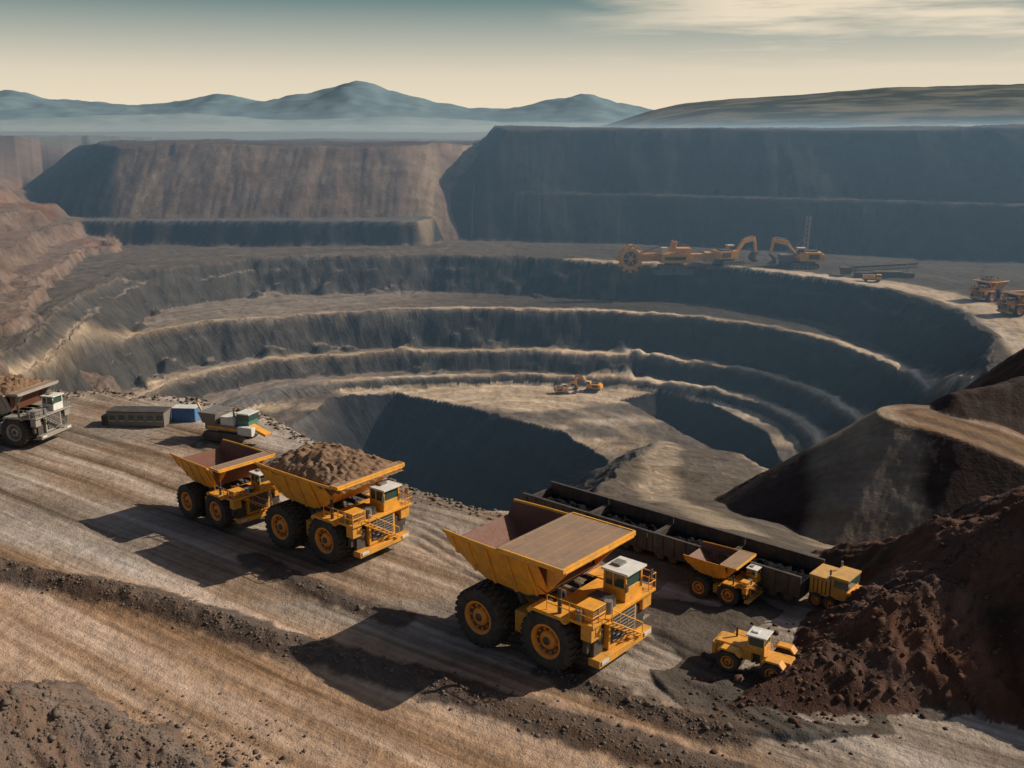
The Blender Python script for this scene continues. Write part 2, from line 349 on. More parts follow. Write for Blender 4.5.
class MB:
    def __init__(s): s.v=[];s.f=[];s.m=[];s.s=[];s.T=Matrix()
    def add(s,vs,fs,mat,smooth=False):
        o=len(s.v);s.v+=[tuple(s.T@Vector(p)) for p in vs]
        for f in fs: s.f.append([i+o for i in f]);s.m.append(MI[mat]);s.s.append(smooth)
    def box(s,c,d,mat,rot=None,tx=1,ty=1):
        h=[x/2 for x in d];vs=[]
        R=Euler(rot).to_matrix() if rot else None
        for z in(-1,1):
            for y in(-1,1):
                for x in(-1,1):
                    p=Vector((x*h[0]*(tx if z>0 else 1),y*h[1]*(ty if z>0 else 1),z*h[2]))
                    if R: p=R@p
                    vs.append(p+Vector(c))
        s.add(vs,[(0,2,3,1),(4,5,7,6),(0,1,5,4),(2,6,7,3),(0,4,6,2),(1,3,7,5)],mat)
    def prism(s,P,y0,y1,mat):
        n=len(P);vs=[(x,y0,z) for x,z in P]+[(x,y1,z) for x,z in P]
        s.add(vs,[tuple(range(n)),tuple(range(2*n-1,n-1,-1))]+[(i,i+n,(i+1)%n+n,(i+1)%n) for i in range(n)],mat)
    def cyl(s,a,b,r,mat,n=12,r2=None):
        a=Vector(a);b=Vector(b);d=(b-a).normalized();q=d.to_track_quat('Z','Y');r2=r if r2 is None else r2
        vs=[]
        for p,rr in((a,r),(b,r2)):
            for i in range(n):
                t=2*math.pi*i/n;vs.append(p+q@Vector((rr*math.cos(t),rr*math.sin(t),0)))
        s.add(vs,[(i,(i+1)%n,(i+1)%n+n,i+n) for i in range(n)],mat,True)
        s.add(vs,[tuple(range(n-1,-1,-1)),tuple(range(n,2*n))],mat)
    def lathe(s,c,prof,mat,n=32):
        vs=[];k=len(prof)
        for i in range(n):
            t=2*math.pi*i/n
            for r,y in prof: vs.append((c[0]+r*math.cos(t),c[1]+y,c[2]+r*math.sin(t)))
        fs=[]
        for i in range(n):
            j=(i+1)%n
            for a in range(k-1): fs.append((i*k+a,j*k+a,j*k+a+1,i*k+a+1))
        s.add(vs,fs,mat,True)
    def obj(s,name,parent,bevel=.03):
        me=bpy.data.meshes.new(name);me.from_pydata([tuple(p) for p in s.v],[],s.f)
        used=sorted(set(s.m));re={u:i for i,u in enumerate(used)}
        for u in used: me.materials.append(MATS[u])
        me.polygons.foreach_set("material_index",[re[i] for i in s.m])
        me.polygons.foreach_set("use_smooth",s.s);me.update()
        o=bpy.data.objects.new(name,me);COL.objects.link(o)
        if parent: o.parent=parent
        if bevel:
            bv=o.modifiers.new("bevel",'BEVEL');bv.width=bevel;bv.segments=2;bv.limit_method='ANGLE';bv.angle_limit=math.radians(50)
        return o
def empty(name): 
    e=bpy.data.objects.new(name,None);COL.objects.link(e);return e
def place(e,x,y,head,sc=1,dz=0,tilt=0):
    z=float(terrain(np.array([[float(x)]]),np.array([[float(y)]]))[0,0])
    e.location=(x,y,z+dz);e.rotation_euler=(0,tilt,math.radians(head));e.scale=(sc,)*3

def wheel(mb,c,r,w,side,hub=None):
    hub=hub or HUB
    h=w/2
    prof=[(r*.56,-h*.80),(r*.62,-h*.95),(r*.80,-h),(r*.93,-h*.92),(r*.97,-h*.75),(r*.975,h*.75),(r*.93,h*.92),(r*.80,h),(r*.62,h*.95),(r*.56,h*.80),(r*.54,h*.5)]
    mb.lathe(c,prof,RUB,36)
    n=26
    for i in range(n):
        for k,(y0) in enumerate((-h*.48,h*.48)):
            t=2*math.pi*(i+.5*k)/n
            cx=c[0]+r*.975*math.cos(t);cz=c[2]+r*.975*math.sin(t)
            mb.box((cx,c[1]+y0,cz),(r*.09,h*.86,r*.13),RUB,rot=(0,-t,0))
    for sd in(-1,1):
        hb=hub if sd==side else STL
        mb.lathe(c,[(r*.585,sd*h*.86),(r*.56,sd*h*.88),(r*.50,sd*h*.84),(r*.47,sd*h*.45)],hb,28)
        mb.lathe(c,[(r*.47,sd*h*.45),(r*.32,sd*h*.36)],STL,28)
        mb.lathe(c,[(r*.32,sd*h*.36),(r*.29,sd*h*.62),(r*.22,sd*h*.70),(0.001,sd*h*.70)],hb,28)
        if sd==side:
            for i in range(10):
                t=2*math.pi*i/10
                mb.box((c[0]+r*.40*math.cos(t),c[1]+sd*h*.44,c[2]+r*.40*math.sin(t)),(.06*r,.10*r,.06*r),hb)
            mb.lathe(c,[(r*.14,sd*h*.71),(r*.12,sd*h*.80),(.001,sd*h*.80)],STL,20)

def tray(mb,st,th=.14,ribs=True,inner=None):
    inner=inner or RST
    R=[]
    for x,zf,wf,zt,wt in st:
        R.append([(x,-wt,zt),(x,-wf,zf),(x,wf,zf),(x,wt,zt),(x,wt-th*1.3,zt),(x,wf-th,zf+th),(x,-wf+th,zf+th),(x,-wt+th*1.3,zt)])
    for i in range(len(R)-1):
        a,b=R[i],R[i+1]
        for k in range(8):
            j=(k+1)%8
            mat=inner if k in(4,5,6) else YEL
            mb.add([a[k],a[j],b[j],b[k]],[(0,1,2,3)],mat)
    for r in(R[0],R[-1]):
        mb.add(r,[(0,1,6,7),(1,2,5,6),(2,3,4,5)],YEL)
    for sgn in(-1,1):
        for i in range(len(st)-1):
            a,b=st[i],st[i+1]
            mb.cyl((a[0],sgn*(a[4]-.02),a[3]),(b[0],sgn*(b[4]-.02),b[3]),.11,YEL,8)
    if ribs:
        for i in range(len(st)-1):
            a,b=st[i],st[i+1]
            n=max(1,int(abs(b[0]-a[0])/1.3))
            for k in range(n):
                t=(k+.5)/n;x=a[0]+(b[0]-a[0])*t;zf=a[1]+(b[1]-a[1])*t;wf=a[2]+(b[2]-a[2])*t;zt=a[3]+(b[3]-a[3])*t;wt=a[4]+(b[4]-a[4])*t
                for s_ in(-1,1):
                    o=.10
                    P=[(x-.1,s_*wf,zf),(x+.1,s_*wf,zf),(x+.1,s_*wt,zt-.1),(x-.1,s_*wt,zt-.1),(x-.1,s_*(wf+o),zf-.05),(x+.1,s_*(wf+o),zf-.05),(x+.1,s_*(wt+o*.6),zt-.1),(x-.1,s_*(wt+o*.6),zt-.1)]
                    mb.add(P,[(4,5,6,7),(0,4,7,3),(1,2,6,5),(0,1,5,4),(3,7,6,2)],YEL)

def heap(name,parent,x0,x1,wy,z0,h,seed,mat=None,nx=60,ny=36):
    mat=mat or LOAD
    us=np.linspace(0,1,nx);vs=np.linspace(-1,1,ny);U,V=np.meshgrid(us,vs,indexing='ij')
    X_=x0+(x1-x0)*U;Y_=V*wy
    prof=np.sqrt(np.clip(np.sin(np.pi*U),0,1))*np.clip(1-V**2,0,1)**.6
    Zh=z0+h*prof*(1+.35*fbm(X_*1.1,Y_*1.1,seed,3))+.26*fbm(X_*3.2,Y_*3.2,seed+5,3)-.05
    v=np.stack([X_,Y_,Zh],-1).reshape(-1,3);i=np.arange(nx*ny).reshape(nx,ny)
    f=np.stack([i[:-1,:-1],i[1:,:-1],i[1:,1:],i[:-1,1:]],-1).reshape(-1,4)
    me=bpy.data.meshes.new(name);me.from_pydata(v.tolist(),[],f.tolist());me.materials.append(mat);me.update()
    o=bpy.data.objects.new(name,me);COL.objects.link(o);o.parent=parent
    return o

def haul_truck(x,y,head,sc=1,canopy0=-.4,load=None,cabmat=None,dz=0,fwd=0,paint=None):
    # fwd: how far the tray and its canopy reach forward over the deck
    e=empty("haul_truck")
    mb=MB()
    for sx,yy,w in((-2.35,2.05,1.05),(-2.35,3.15,1.05),(2.35,2.75,1.2)):
        for s_ in(-1,1): wheel(mb,(sx,s_*yy,1.75),1.75,w,s_)
    mb.obj("wheels",e,0)
    mb=MB()
    for s_ in(-1,1):
        mb.box((.4,s_*1.05,2.15),(8.6,.4,.75),YEL)
        mb.cyl((-.3,s_*1.45,1.6),(-1.2,s_*1.6,3.6),.22,STL);mb.cyl((.2,s_*1.45,1.0),(-.5,s_*1.5,2.2),.3,GRY)
        mb.box((.25,s_*2.1,1.9),(1.2,1.1,1.3),YEL if s_<0 else GRY)
        mb.cyl((2.35,s_*1.6,2.0),(2.35,s_*1.75,3.4),.25,STL)
    for xx in(-3.6,-1.2,1.6,4.2): mb.box((xx,0,2.1),(.4,2.0,.6),STL)
    mb.cyl((-2.35,-3.3,1.72),(-2.35,3.3,1.72),.55,STL,16);mb.box((-2.35,0,1.72),(1.4,1.6,1.3),STL)
    mb.cyl((2.35,-2.9,1.72),(2.35,2.9,1.72),.3,STL,12)
    mb.box((3.9,0,2.5),(2.2,2.2,1.7),STL)
    mb.box((5.05,0,2.45),(.35,2.7,2.0),YEL)
    mb.box((5.26,0,2.55),(.08,2.2,1.6),STL)
    for i in range(7): mb.box((5.32,0,1.9+i*.21),(.06,2.15,.05),GRY)
    mb.box((5.15,0,1.15),(.75,5.2,.45),YEL)
    mb.box((5.0,0,.85),(.5,4.6,.3),STL)
    for s_ in(-1,1):
        mb.box((5.56,s_*2.1,1.2),(.06,.7,.24),WHT);mb.box((4.9,s_*2.0,2.1),(.25,.9,1.4),STL)
    mb.obj("chassis",e)
    mb=MB()
    mb.box((3.75,0,3.5),(3.3,6.2,.18),YEL)
    for s_ in(-1,1):
        mb.prism([(1.1,3.4),(1.3,3.62),(3.6,3.62),(3.8,3.3),(3.6,3.3),(3.4,3.42),(1.5,3.42),(1.25,3.2)],s_*2.1-.05,s_*3.35+.05 if s_>0 else s_*3.35-.05,YEL)
        mb.box((4.85,s_*2.5,2.95),(.7,.9,.9),YEL);mb.box((4.7,s_*2.5,2.1),(.3,.7,.8),STL)
    mb.box((4.55,-2.15,3.95),(1.1,1.3,.7),YEL);mb.box((4.3,-.75,3.9),(1.3,.9,.6),STL)
    for i in range(5): mb.box((5.12,-2.15,3.72+i*.12),(.05,1.1,.05),STL)
    mb.cyl((5.05,-1.2,3.6),(5.05,-1.2,4.3),.25,GRY,14);mb.cyl((4.4,-2.9,3.6),(4.4,-2.9,4.2),.2,GRY,14)
    mb.cyl((3.1,-3.0,3.6),(3.1,-3.0,5.1),.12,STL,10)
    for i in range(8): mb.box((5.52,-1.75+i*.42,3.3-i*.27),(.35,.42,.05),YEL)
    mb.cyl((5.72,-1.8,4.2),(5.72,1.3,2.2),.035,YEL,6);mb.cyl((5.72,-1.8,3.5),(5.72,1.3,1.5),.05,YEL,6)
    for i in range(5): mb.cyl((5.72,-1.8+i*.77,4.2-i*.5),(5.72,-1.8+i*.77,3.5-i*.5),.03,YEL,6)
    mb.obj("deck",e,.02)
    mb=MB()
    for (a,b_) in(((2.3,-3.1),(5.35,-3.1)),((5.35,-3.1),(5.35,-1.9)),((5.35,2.4),(5.35,3.1)),((2.6,3.1),(5.35,3.1))):
        n=max(2,int(math.hypot(b_[0]-a[0],b_[1]-a[1])/.7))
        for z in(4.05,4.5): mb.cyl((a[0],a[1],z),(b_[0],b_[1],z),.03,YEL,6)
        for i in range(n+1):
            t=i/n;xx=a[0]+(b_[0]-a[0])*t;yy=a[1]+(b_[1]-a[1])*t;mb.cyl((xx,yy,3.6),(xx,yy,4.5),.03,YEL,6)
    mb.obj("railings",e,0)
    cm=cabmat or YEL
    mb=MB()
    cx,cy=4.4,1.15
    mb.box((cx,cy,4.0),(1.5,1.7,.8),cm)
    mb.box((cx,cy,4.80),(1.4,1.6,.84),GLS,tx=.94,ty=.96)
    for ax in(-1,1):
        for ay in(-1,1): mb.box((cx+ax*.69,cy+ay*.78,4.80),(.12,.12,.86),cm)
    mb.box((cx-.1,cy+.8,4.8),(.1,.08,.86),cm);mb.box((cx-.1,cy-.8,4.8),(.1,.08,.86),cm)
    mb.box((cx+.05,cy,5.30),(1.8,1.95,.13),WHT)
    mb.box((cx-.3,cy,5.43),(.6,.7,.14),GRY)
    for s_ in(-1,1):
        mb.cyl((5.2,cy+s_*1.0,4.5),(5.5,cy+s_*1.25,4.8),.03,STL,6);mb.box((5.5,cy+s_*1.25,4.75),(.06,.25,.5),STL)
    mb.obj("cab",e)
    mb=MB()
    st=[(-5.3,5.35,2.75,6.25,3.25),(-4.0,4.45,2.6,6.25,3.35),(-2.7,3.75,2.5,6.25,3.42),(.4,3.6,2.4,6.25,3.48),(1.75,4.1,2.4,6.22,3.48)]
    if fwd: st.append((1.75+fwd,5.7,2.6,6.2,3.4))
    tray(mb,st)
    xf=1.7+fwd
    zb_=4.15 if not fwd else 5.8
    mb.add([(xf,-2.5,zb_),(xf,2.5,zb_),(canopy0,3.3,6.3),(canopy0,-3.3,6.3),(xf+.15,-2.5,zb_-.05),(xf+.15,2.5,zb_-.05),(canopy0+.15,3.3,6.25),(canopy0+.15,-3.3,6.25)],[(0,1,2,3),(4,7,6,5),(0,4,5,1),(0,3,7,4),(1,5,6,2)],RST)
    c1=3.6+fwd*.35
    mb.box(((canopy0+c1)/2,0,6.36),(c1-canopy0,6.95,.16),CAN)
    mb.box(((canopy0+c1)/2+.2,0,6.20),(c1-canopy0-.2,6.6,.14),YEL)
    for s_ in(-1,1):
        mb.box(((canopy0+c1)/2,s_*3.47,6.36),(c1-canopy0,.14,.26),YEL)
        mb.prism([(1.7,4.1),(3.5,6.1),(1.7,6.1)],s_*2.3-.08,s_*2.3+.08,YEL)
    mb.box((c1,0,6.34),(.16,7.0,.28),YEL);mb.box((canopy0,0,6.38),(.16,6.8,.2),CAN)
    if c1-canopy0>2:
        for i in range(4): mb.box((canopy0+(i+1)*(c1-canopy0)/5,0,6.45),(.08,6.7,.05),CAN)
    for yy in(-2,-.7,.7,2): mb.box((.0,yy,3.45),(3.6,.25,.3),STL)
    mb.obj("tray",e)
    if load is not None:
        heap("load",e,-5.1,2.5+fwd,3.34,6.0,1.45,load)
    if paint is not None:
        for ch in e.children:
            for sl_ in ch.material_slots:
                if sl_.material in(YEL,HUB): sl_.material=paint
    place(e,x,y,head,sc,dz)
    return e

haul_truck(2.2,55.2,-40,1.03,canopy0=-.9)
haul_truck(-13.2,69.6,-38,.95,canopy0=3.6,load=3,fwd=1.9)
haul_truck(-22.7,75.2,-40,.76,canopy0=2.2)
haul_truck(-49.6,95.6,-14,.84,canopy0=2.4,load=9,cabmat=WHT,paint=PAL)
haul_truck(14.0,60.8,-38,.43,canopy0=1.0)
haul_truck(109.5,227,-150,.72,canopy0=0,load=5)
haul_truck(107,208,-160,.72,canopy0=1)

# ---- coal road train with tractor
e=empty("coal_road_train")
p0=Vector((2.0,75.0));p1=Vector((19.6,59.7));L=(p1-p0).length;hd=math.degrees(math.atan2(p1.y-p0.y,p1.x-p0.x))
nc=4;cl=L/nc
for i in range(nc):
    mb=MB();x0=-L/2+i*cl+.03;x1=x0+cl-.06
    w=1.75;zb=.6;zt=2.0
    for s_ in(-1,1):
        mb.box(((x0+x1)/2,s_*w,(zb+zt)/2),(x1-x0,.12,zt-zb),STL);mb.box(((x0+x1)/2,s_*w,zt+.03),(x1-x0,.22,.10),STL)
        k=x0+.4
        while k<x1: mb.box((k,s_*(w+.09),(zb+zt)/2),(.10,.08,zt-zb-.1),STL);k+=.9
        for wx_ in(x0+.9,x0+2.0,x1-2.0,x1-.9): wheel(mb,(wx_,s_*1.35,.45),.45,.5,s_,hub=GRY)
    mb.box(((x0+x1)/2,0,zb),(x1-x0,3.4,.16),STL)
    for xx in(x0+.07,x1-.07): mb.box((xx,0,(zb+zt)/2-.2),(.12,3.36,zt-zb-.4),STL)
    mb.obj("hopper_%d"%(i+1),e,.02)
    heap("coal_%d"%(i+1),e,x0+.15,x1-.15,1.66,1.0,.40,40+i,BLK,40,20)
mb=MB()
mb.T=Matrix.Translation((L/2+.1,0,0))@Matrix.Scale(.78,4)
tx=0
mb.box((tx+1.9,0,.85),(3.9,1.5,.45),STL)
mb.box((tx+1.0,0,1.85),(1.7,2.5,1.5),YEL);mb.box((tx+1.0,0,2.66),(1.85,2.65,.14),YLT)
for i in range(4): mb.box((tx+.5+i*.35,-1.27,1.85),(.08,.05,1.2),STL)
mb.box((tx+2.6,0,2.0),(1.35,2.4,1.8),YEL);mb.box((tx+2.75,0,2.45),(1.2,2.46,.65),GLS);mb.box((tx+2.6,0,2.98),(1.6,2.6,.16),YLT)
mb.box((tx+3.6,0,1.45),(.75,2.1,.9),YEL);mb.box((tx+4.0,0,1.4),(.08,1.6,.6),STL);mb.box((tx+4.05,0,.8),(.3,2.6,.35),YEL)
for s_ in(-1,1):
    for xx in(tx+.8,tx+2.0,tx+3.3): wheel(mb,(xx,s_*1.2,.62),.62,.5,s_)
    mb.cyl((tx+1.8,s_*1.1,2.6),(tx+1.8,s_*1.1,3.5),.09,GRY,8)
mb.obj("tractor",e,.03)
c=(p0+p1)/2;place(e,c.x,c.y,hd,1,.02)

# ---- wheel dozer
def wheel_dozer(x,y,head,sc):
    e=empty("wheel_dozer");mb=MB()
    for xx in(-1.7,1.6):
        for s_ in(-1,1): wheel(mb,(xx,s_*1.3,.85),.85,.75,s_)
    mb.obj("wheels",e,0)
    mb=MB()
    mb.box((-1.6,0,1.5),(2.9,1.7,.9),YEL,tx=.92,ty=.9);mb.box((-3.0,0,1.35),(.3,1.9,.9),YEL)
    for i in range(5): mb.box((-3.18,0,1.05+i*.15),(.06,1.5,.05),STL);mb.box((-2.4+i*.3,-.86,1.5),(.08,.05,.5),STL)
    mb.box((0,0,1.05),(1.0,.7,.6),STL);mb.box((1.5,0,1.15),(2.2,1.2,.8),YEL)
    for s_ in(-1,1):
        mb.prism([(-2.5,1.65),(-2.2,1.9),(-1.1,1.9),(-.7,1.5),(-.9,1.5),(-1.2,1.75),(-2.2,1.75),(-2.4,1.6)],s_*1.3-.38,s_*1.3+.38,YEL)
        mb.prism([(.8,1.65),(1.1,1.9),(2.1,1.9),(2.45,1.5),(2.3,1.5),(2.0,1.75),(1.2,1.75),(.9,1.6)],s_*1.3-.38,s_*1.3+.38,YEL)
        mb.prism([(1.2,1.2),(1.3,1.5),(3.0,1.1),(3.6,.6),(3.5,.35),(2.9,.8)],s_*.75-.1,s_*.75+.1,YEL)
        mb.cyl((1.8,s_*.45,1.5),(3.4,s_*.45,1.2),.09,GRY,8)
    mb.cyl((-1.8,.5,1.9),(-1.8,.5,2.7),.09,STL,8)
    mb.prism([(3.4,.15),(4.4,.12),(3.75,.30),(3.62,.8),(3.8,1.35),(3.65,1.4),(3.45,.9)],-1.75,1.75,YEL)
    for s_ in(-1,1): mb.prism([(3.4,.15),(4.35,.14),(3.85,1.35),(3.6,1.38)],s_*1.78-.04,s_*1.78+.04,YEL)
    mb.obj("body",e)
    mb=MB()
    mb.box((.05,0,1.9),(1.3,1.35,.6),YEL);mb.box((.05,0,2.45),(1.2,1.3,.85),GLS,tx=.92,ty=.92)
    for ax in(-1,1):
        for ay in(-1,1): mb.box((.05+ax*.58,ay*.62,2.45),(.1,.1,.88),YEL)
    mb.box((.05,0,2.95),(1.55,1.55,.12),WHT);mb.box((-.2,0,3.06),(.5,.5,.12),WHT)
    mb.obj("cab",e)
    place(e,x,y,head,sc);return e
wheel_dozer(14.0,51.2,-33,.78)

def excavator(x,y,head,sc,name="mining_excavator"):
    e=empty(name);mb=MB()
    for s_ in(-1,1):
        mb.prism([(-3.4,.6),(-2.9,.05),(2.9,.05),(3.4,.6),(3.0,1.3),(-3.0,1.3)],s_*2.0-.55,s_*2.0+.55,STL)
        for i in range(6): mb.cyl((-2.5+i,s_*2.6,.45),(-2.5+i,s_*2.62,.45),.32,GRY,12)
    mb.box((0,0,1.0),(2.4,3.2,.7),STL);mb.obj("tracks",e)
    mb=MB();mb.cyl((0,0,1.3),(0,0,1.8),1.5,STL,24)
    mb.box((-1.2,0,2.9),(5.4,4.6,2.1),YEL);mb.box((-4.1,0,2.7),(1.0,4.4,1.6),YEL,tx=.8);mb.box((-1.5,-.5,4.1),(3.2,3.0,.4),STL)
    for s_ in(-1,1): mb.box((-2.0,s_*2.33,2.9),(2.6,.05,1.2),STL)
    mb.cyl((-2.5,1.2,4),(-2.5,1.2,5.2),.16,STL,8);mb.obj("house",e)
    mb=MB();mb.box((1.2,1.5,3.9),(1.8,1.5,2.2),YEL);mb.box((1.35,1.5,4.2),(1.7,1.56,1.1),GLS);mb.box((1.2,1.5,5.08),(2.0,1.7,.15),WHT);mb.obj("cab",e)
    mb=MB()
    mb.prism([(1.2,2.6),(1.8,2.2),(4.6,5.6),(7.6,6.2),(7.8,6.7),(7.4,7.0),(4.2,6.7)],-.45,.45,YEL)
    mb.prism([(7.2,7.4),(7.9,7.2),(8.6,3.2),(8.0,2.9)],-.35,.35,YEL)
    mb.cyl((1.9,.7,3.0),(4.3,.7,5.6),.2,GRY,8);mb.cyl((4.6,0,6.9),(7.2,0,7.4),.2,GRY,8)
    mb.prism([(8.7,3.3),(7.9,3.1),(7.0,2.4),(6.8,1.3),(7.6,.6),(8.9,.9),(8.2,1.2),(7.6,1.6),(7.8,2.3)],-1.2,1.2,STL)
    mb.obj("boom_and_bucket",e)
    place(e,x,y,head,sc);return e

def lattice(mb,a,b,w,n,mat,r=.12):
    a=Vector(a);b=Vector(b);d=(b-a);q=d.normalized().to_track_quat('Z','Y')
    cs=[q@Vector((sx*w,sy*w,0)) for sx,sy in((-1,-1),(1,-1),(1,1),(-1,1))]
    for c_ in cs: mb.cyl(a+c_,b+c_,r,mat,6)
    for i in range(n):
        t0=i/n;t1=(i+1)/n
        for k in range(4):
            mb.cyl(a+d*t0+cs[k],a+d*t1+cs[(k+1)%4],r*.6,mat,5)
e=empty("bucket_wheel_excavator")
mb=MB()
for s_ in(-1,1):
    for xx in(-1,5): mb.prism([(xx-3,.7),(xx-2.4,.05),(xx+2.4,.05),(xx+3,.7),(xx+2.6,1.5),(xx-2.6,1.5)],s_*3-.7,s_*3+.7,STL)
mb.box((2,0,2.0),(7,6,1.0),STL);mb.cyl((2,0,2.4),(2,0,3.3),2.2,STL,24);mb.obj("crawler",e)
mb=MB();mb.box((2.5,0,4.6),(8,4.6,2.6),YEL);mb.box((2.5,-2.33,4.6),(6,.05,1.0),STL);mb.box((5,0,6.6),(4,3.6,1.6),YEL);mb.box((9,0,5.0),(6,2.2,1.4),YEL);mb.box((12.3,0,4.8),(2.2,4.0,2.6),YLT);mb.box((0,1.6,6.5),(1.8,1.6,1.6),WHT);mb.obj("house",e)
mb=MB();lattice(mb,(-1,0,5),(-8.5,0,4.6),.9,8,YEL,.25);mb.box((-4.5,0,4.9),(8,1.2,.7),YEL)
lattice(mb,(2,0,7),(2.5,0,9.4),.6,4,YEL,.2);mb.cyl((2.5,0,9.4),(-8,0,5.6),.14,STL,6);mb.cyl((2.5,0,9.4),(11.5,0,6),.14,STL,6);mb.obj("boom",e,0)
mb=MB();mb.lathe((-10,0,4.4),[(2.1,-.9),(2.9,-1.1),(3.2,-.9),(3.2,.9),(2.9,1.1),(2.1,.9),(2.1,-.9)],YEL,28)
mb.lathe((-10,0,4.4),[(2.15,-.3),(.1,-.4)],STL,28);mb.lathe((-10,0,4.4),[(.1,.4),(2.15,.3)],STL,28);mb.cyl((-10,-1.2,4.4),(-10,1.2,4.4),.6,YEL,14)
for i in range(6):
    t=2*math.pi*i/6;mb.cyl((-10,-.55,4.4),(-10+2.4*math.cos(t),-.7,4.4+2.4*math.sin(t)),.16,YEL,6)
for i in range(12):
    t=2*math.pi*i/12;mb.box((-10+3.5*math.cos(t),0,4.4+3.5*math.sin(t)),(1.0,1.9,.8),YEL,rot=(0,-t,0))
mb.obj("bucket_wheel",e)
place(e,44.5,289.5,3,1.02)
excavator(83,283,175,1.15)
excavator(63,290,20,1.1)
excavator(20,241,160,.55,name="excavator")
excavator(12.5,238,10,.45,name="excavator")
e=empty("drill_rig");mb=MB()
for s_ in(-1,1): mb.prism([(-3,.6),(-2.5,.05),(2.5,.05),(3,.6),(2.6,1.2),(-2.6,1.2)],s_*1.8-.4,s_*1.8+.4,STL)
mb.box((0,0,2.3),(6.5,3.6,1.8),GRY);mb.box((2.4,1.1,3.8),(1.4,1.4,1.5),WHT);mb.obj("body",e)
mb=MB();lattice(mb,(3.6,0,1),(3.9,0,13.5),.5,10,GRY,.14);mb.cyl((-1,0,3),(3.7,0,8),.15,GRY,6);mb.obj("mast",e,0)
place(e,80.5,287,0,1.05)
e=empty("mobile_conveyor");mb=MB()
lattice(mb,(-11,0,2.0),(11,0,3.6),.55,14,STL,.12);mb.box((0,0,3.5),(22,1.1,.14),BLK,rot=(0,-math.atan(1.6/22),0))
for xx in(-8,0,8):
    for s_ in(-1,1): mb.cyl((xx,s_*1.4,0),(xx,0,2.6),.12,GRY,6)
mb.box((-11,0,1.7),(2.6,2.8,2.2),STL,tx=1.3,ty=1.3);mb.box((0,-3.4,.9),(18,1.6,1.6),STL);mb.box((1,-3.4,1.9),(9,1.3,.5),GRY);mb.obj("frame",e)
place(e,99,266,-6,.85)
def service_truck(x,y,head,sc,col):
    e=empty("service_truck");mb=MB()
    for xx in(-1.8,1.9):
        for s_ in(-1,1): wheel(mb,(xx,s_*1.05,.5),.5,.35,s_,hub=GRY)
    mb.box((0,0,.85),(6,1.9,.35),STL);mb.box((2.1,0,1.7),(1.5,2.1,1.5),col);mb.box((2.2,0,2.0),(1.4,2.14,.6),GLS);mb.box((-1,0,1.6),(3.9,2.2,1.1),col);mb.box((-1,0,2.2),(3.2,1.8,.2),GRY)
    mb.obj("body",e);place(e,x,y,head,sc);return e
service_truck(93,256,-20,.8,YEL)

# ---- crusher (green/white) at left
e=empty("mobile_crusher");mb=MB()
for s_ in(-1,1):
    mb.prism([(-2.6,.5),(-2.2,.05),(1.6,.05),(2.0,.5),(1.7,.95),(-2.3,.95)],s_*1.1-.3,s_*1.1+.3,STL)
mb.obj("tracks",e)
mb=MB();mb.box((-.2,0,1.3),(4.6,1.9,.6),GRY);mb.box((-1.9,0,2.2),(1.5,2.2,1.1),GRY,tx=1.35,ty=1.25);mb.box((0,0,1.95),(1.5,1.7,.9),WHT);mb.box((1.6,.2,2.1),(1.3,1.5,1.2),GRN)
mb.box((1.65,.2,2.4),(1.34,1.55,.5),GLS);mb.box((1.6,.2,2.78),(1.5,1.7,.12),WHT);mb.box((3.0,-.1,1.3),(2.2,.9,.25),YEL,rot=(0,.35,0));mb.box((2.2,-.9,1.3),(1.6,.6,.8),WHT)
mb.cyl((.6,-.5,2.4),(.6,-.5,3.1),.09,STL,8);mb.cyl((-2.9,0,1.2),(-4.0,0,3.2),.1,YEL,6)
for yy in(-.9,.9): mb.cyl((-1.0,yy,3.0),(1,yy,3.0),.04,YEL,6)
mb.box((-.4,-1.0,1.3),(3.6,.05,.3),YEL)
mb.obj("body",e);place(e,-27.9,95.4,-22,1.05)
e=empty("shipping_container");mb=MB();mb.box((0,0,.75),(2.6,1.5,1.5),BLU)
for i in range(13): mb.box((-1.2+i*.2,-.77,.75),(.09,.06,1.3),BLU)
mb.box((0,0,1.53),(2.64,1.54,.06),WHT);mb.obj("shell",e,.02);place(e,-34.9,102.5,-4,1)
e=empty("site_cabin");mb=MB();mb.box((0,0,.85),(6.0,2.0,1.5),GRY);mb.box((0,0,1.66),(6.2,2.2,.12),STL)
for i in range(6): mb.box((-2.5+i*1.0,-1.02,1.0),(.6,.05,.55),GLS);mb.box((-2.5+i*1.0,-1.04,.68),(.7,.08,.06),WHT)
mb.box((-3.4,0,.6),(.8,1.6,1.0),STL)
for xx in(-2.6,0,2.6): mb.box((xx,0,.1),(.2,1.8,.3),STL)
mb.obj("shell",e,.02);place(e,-39.3,101,-3,1)

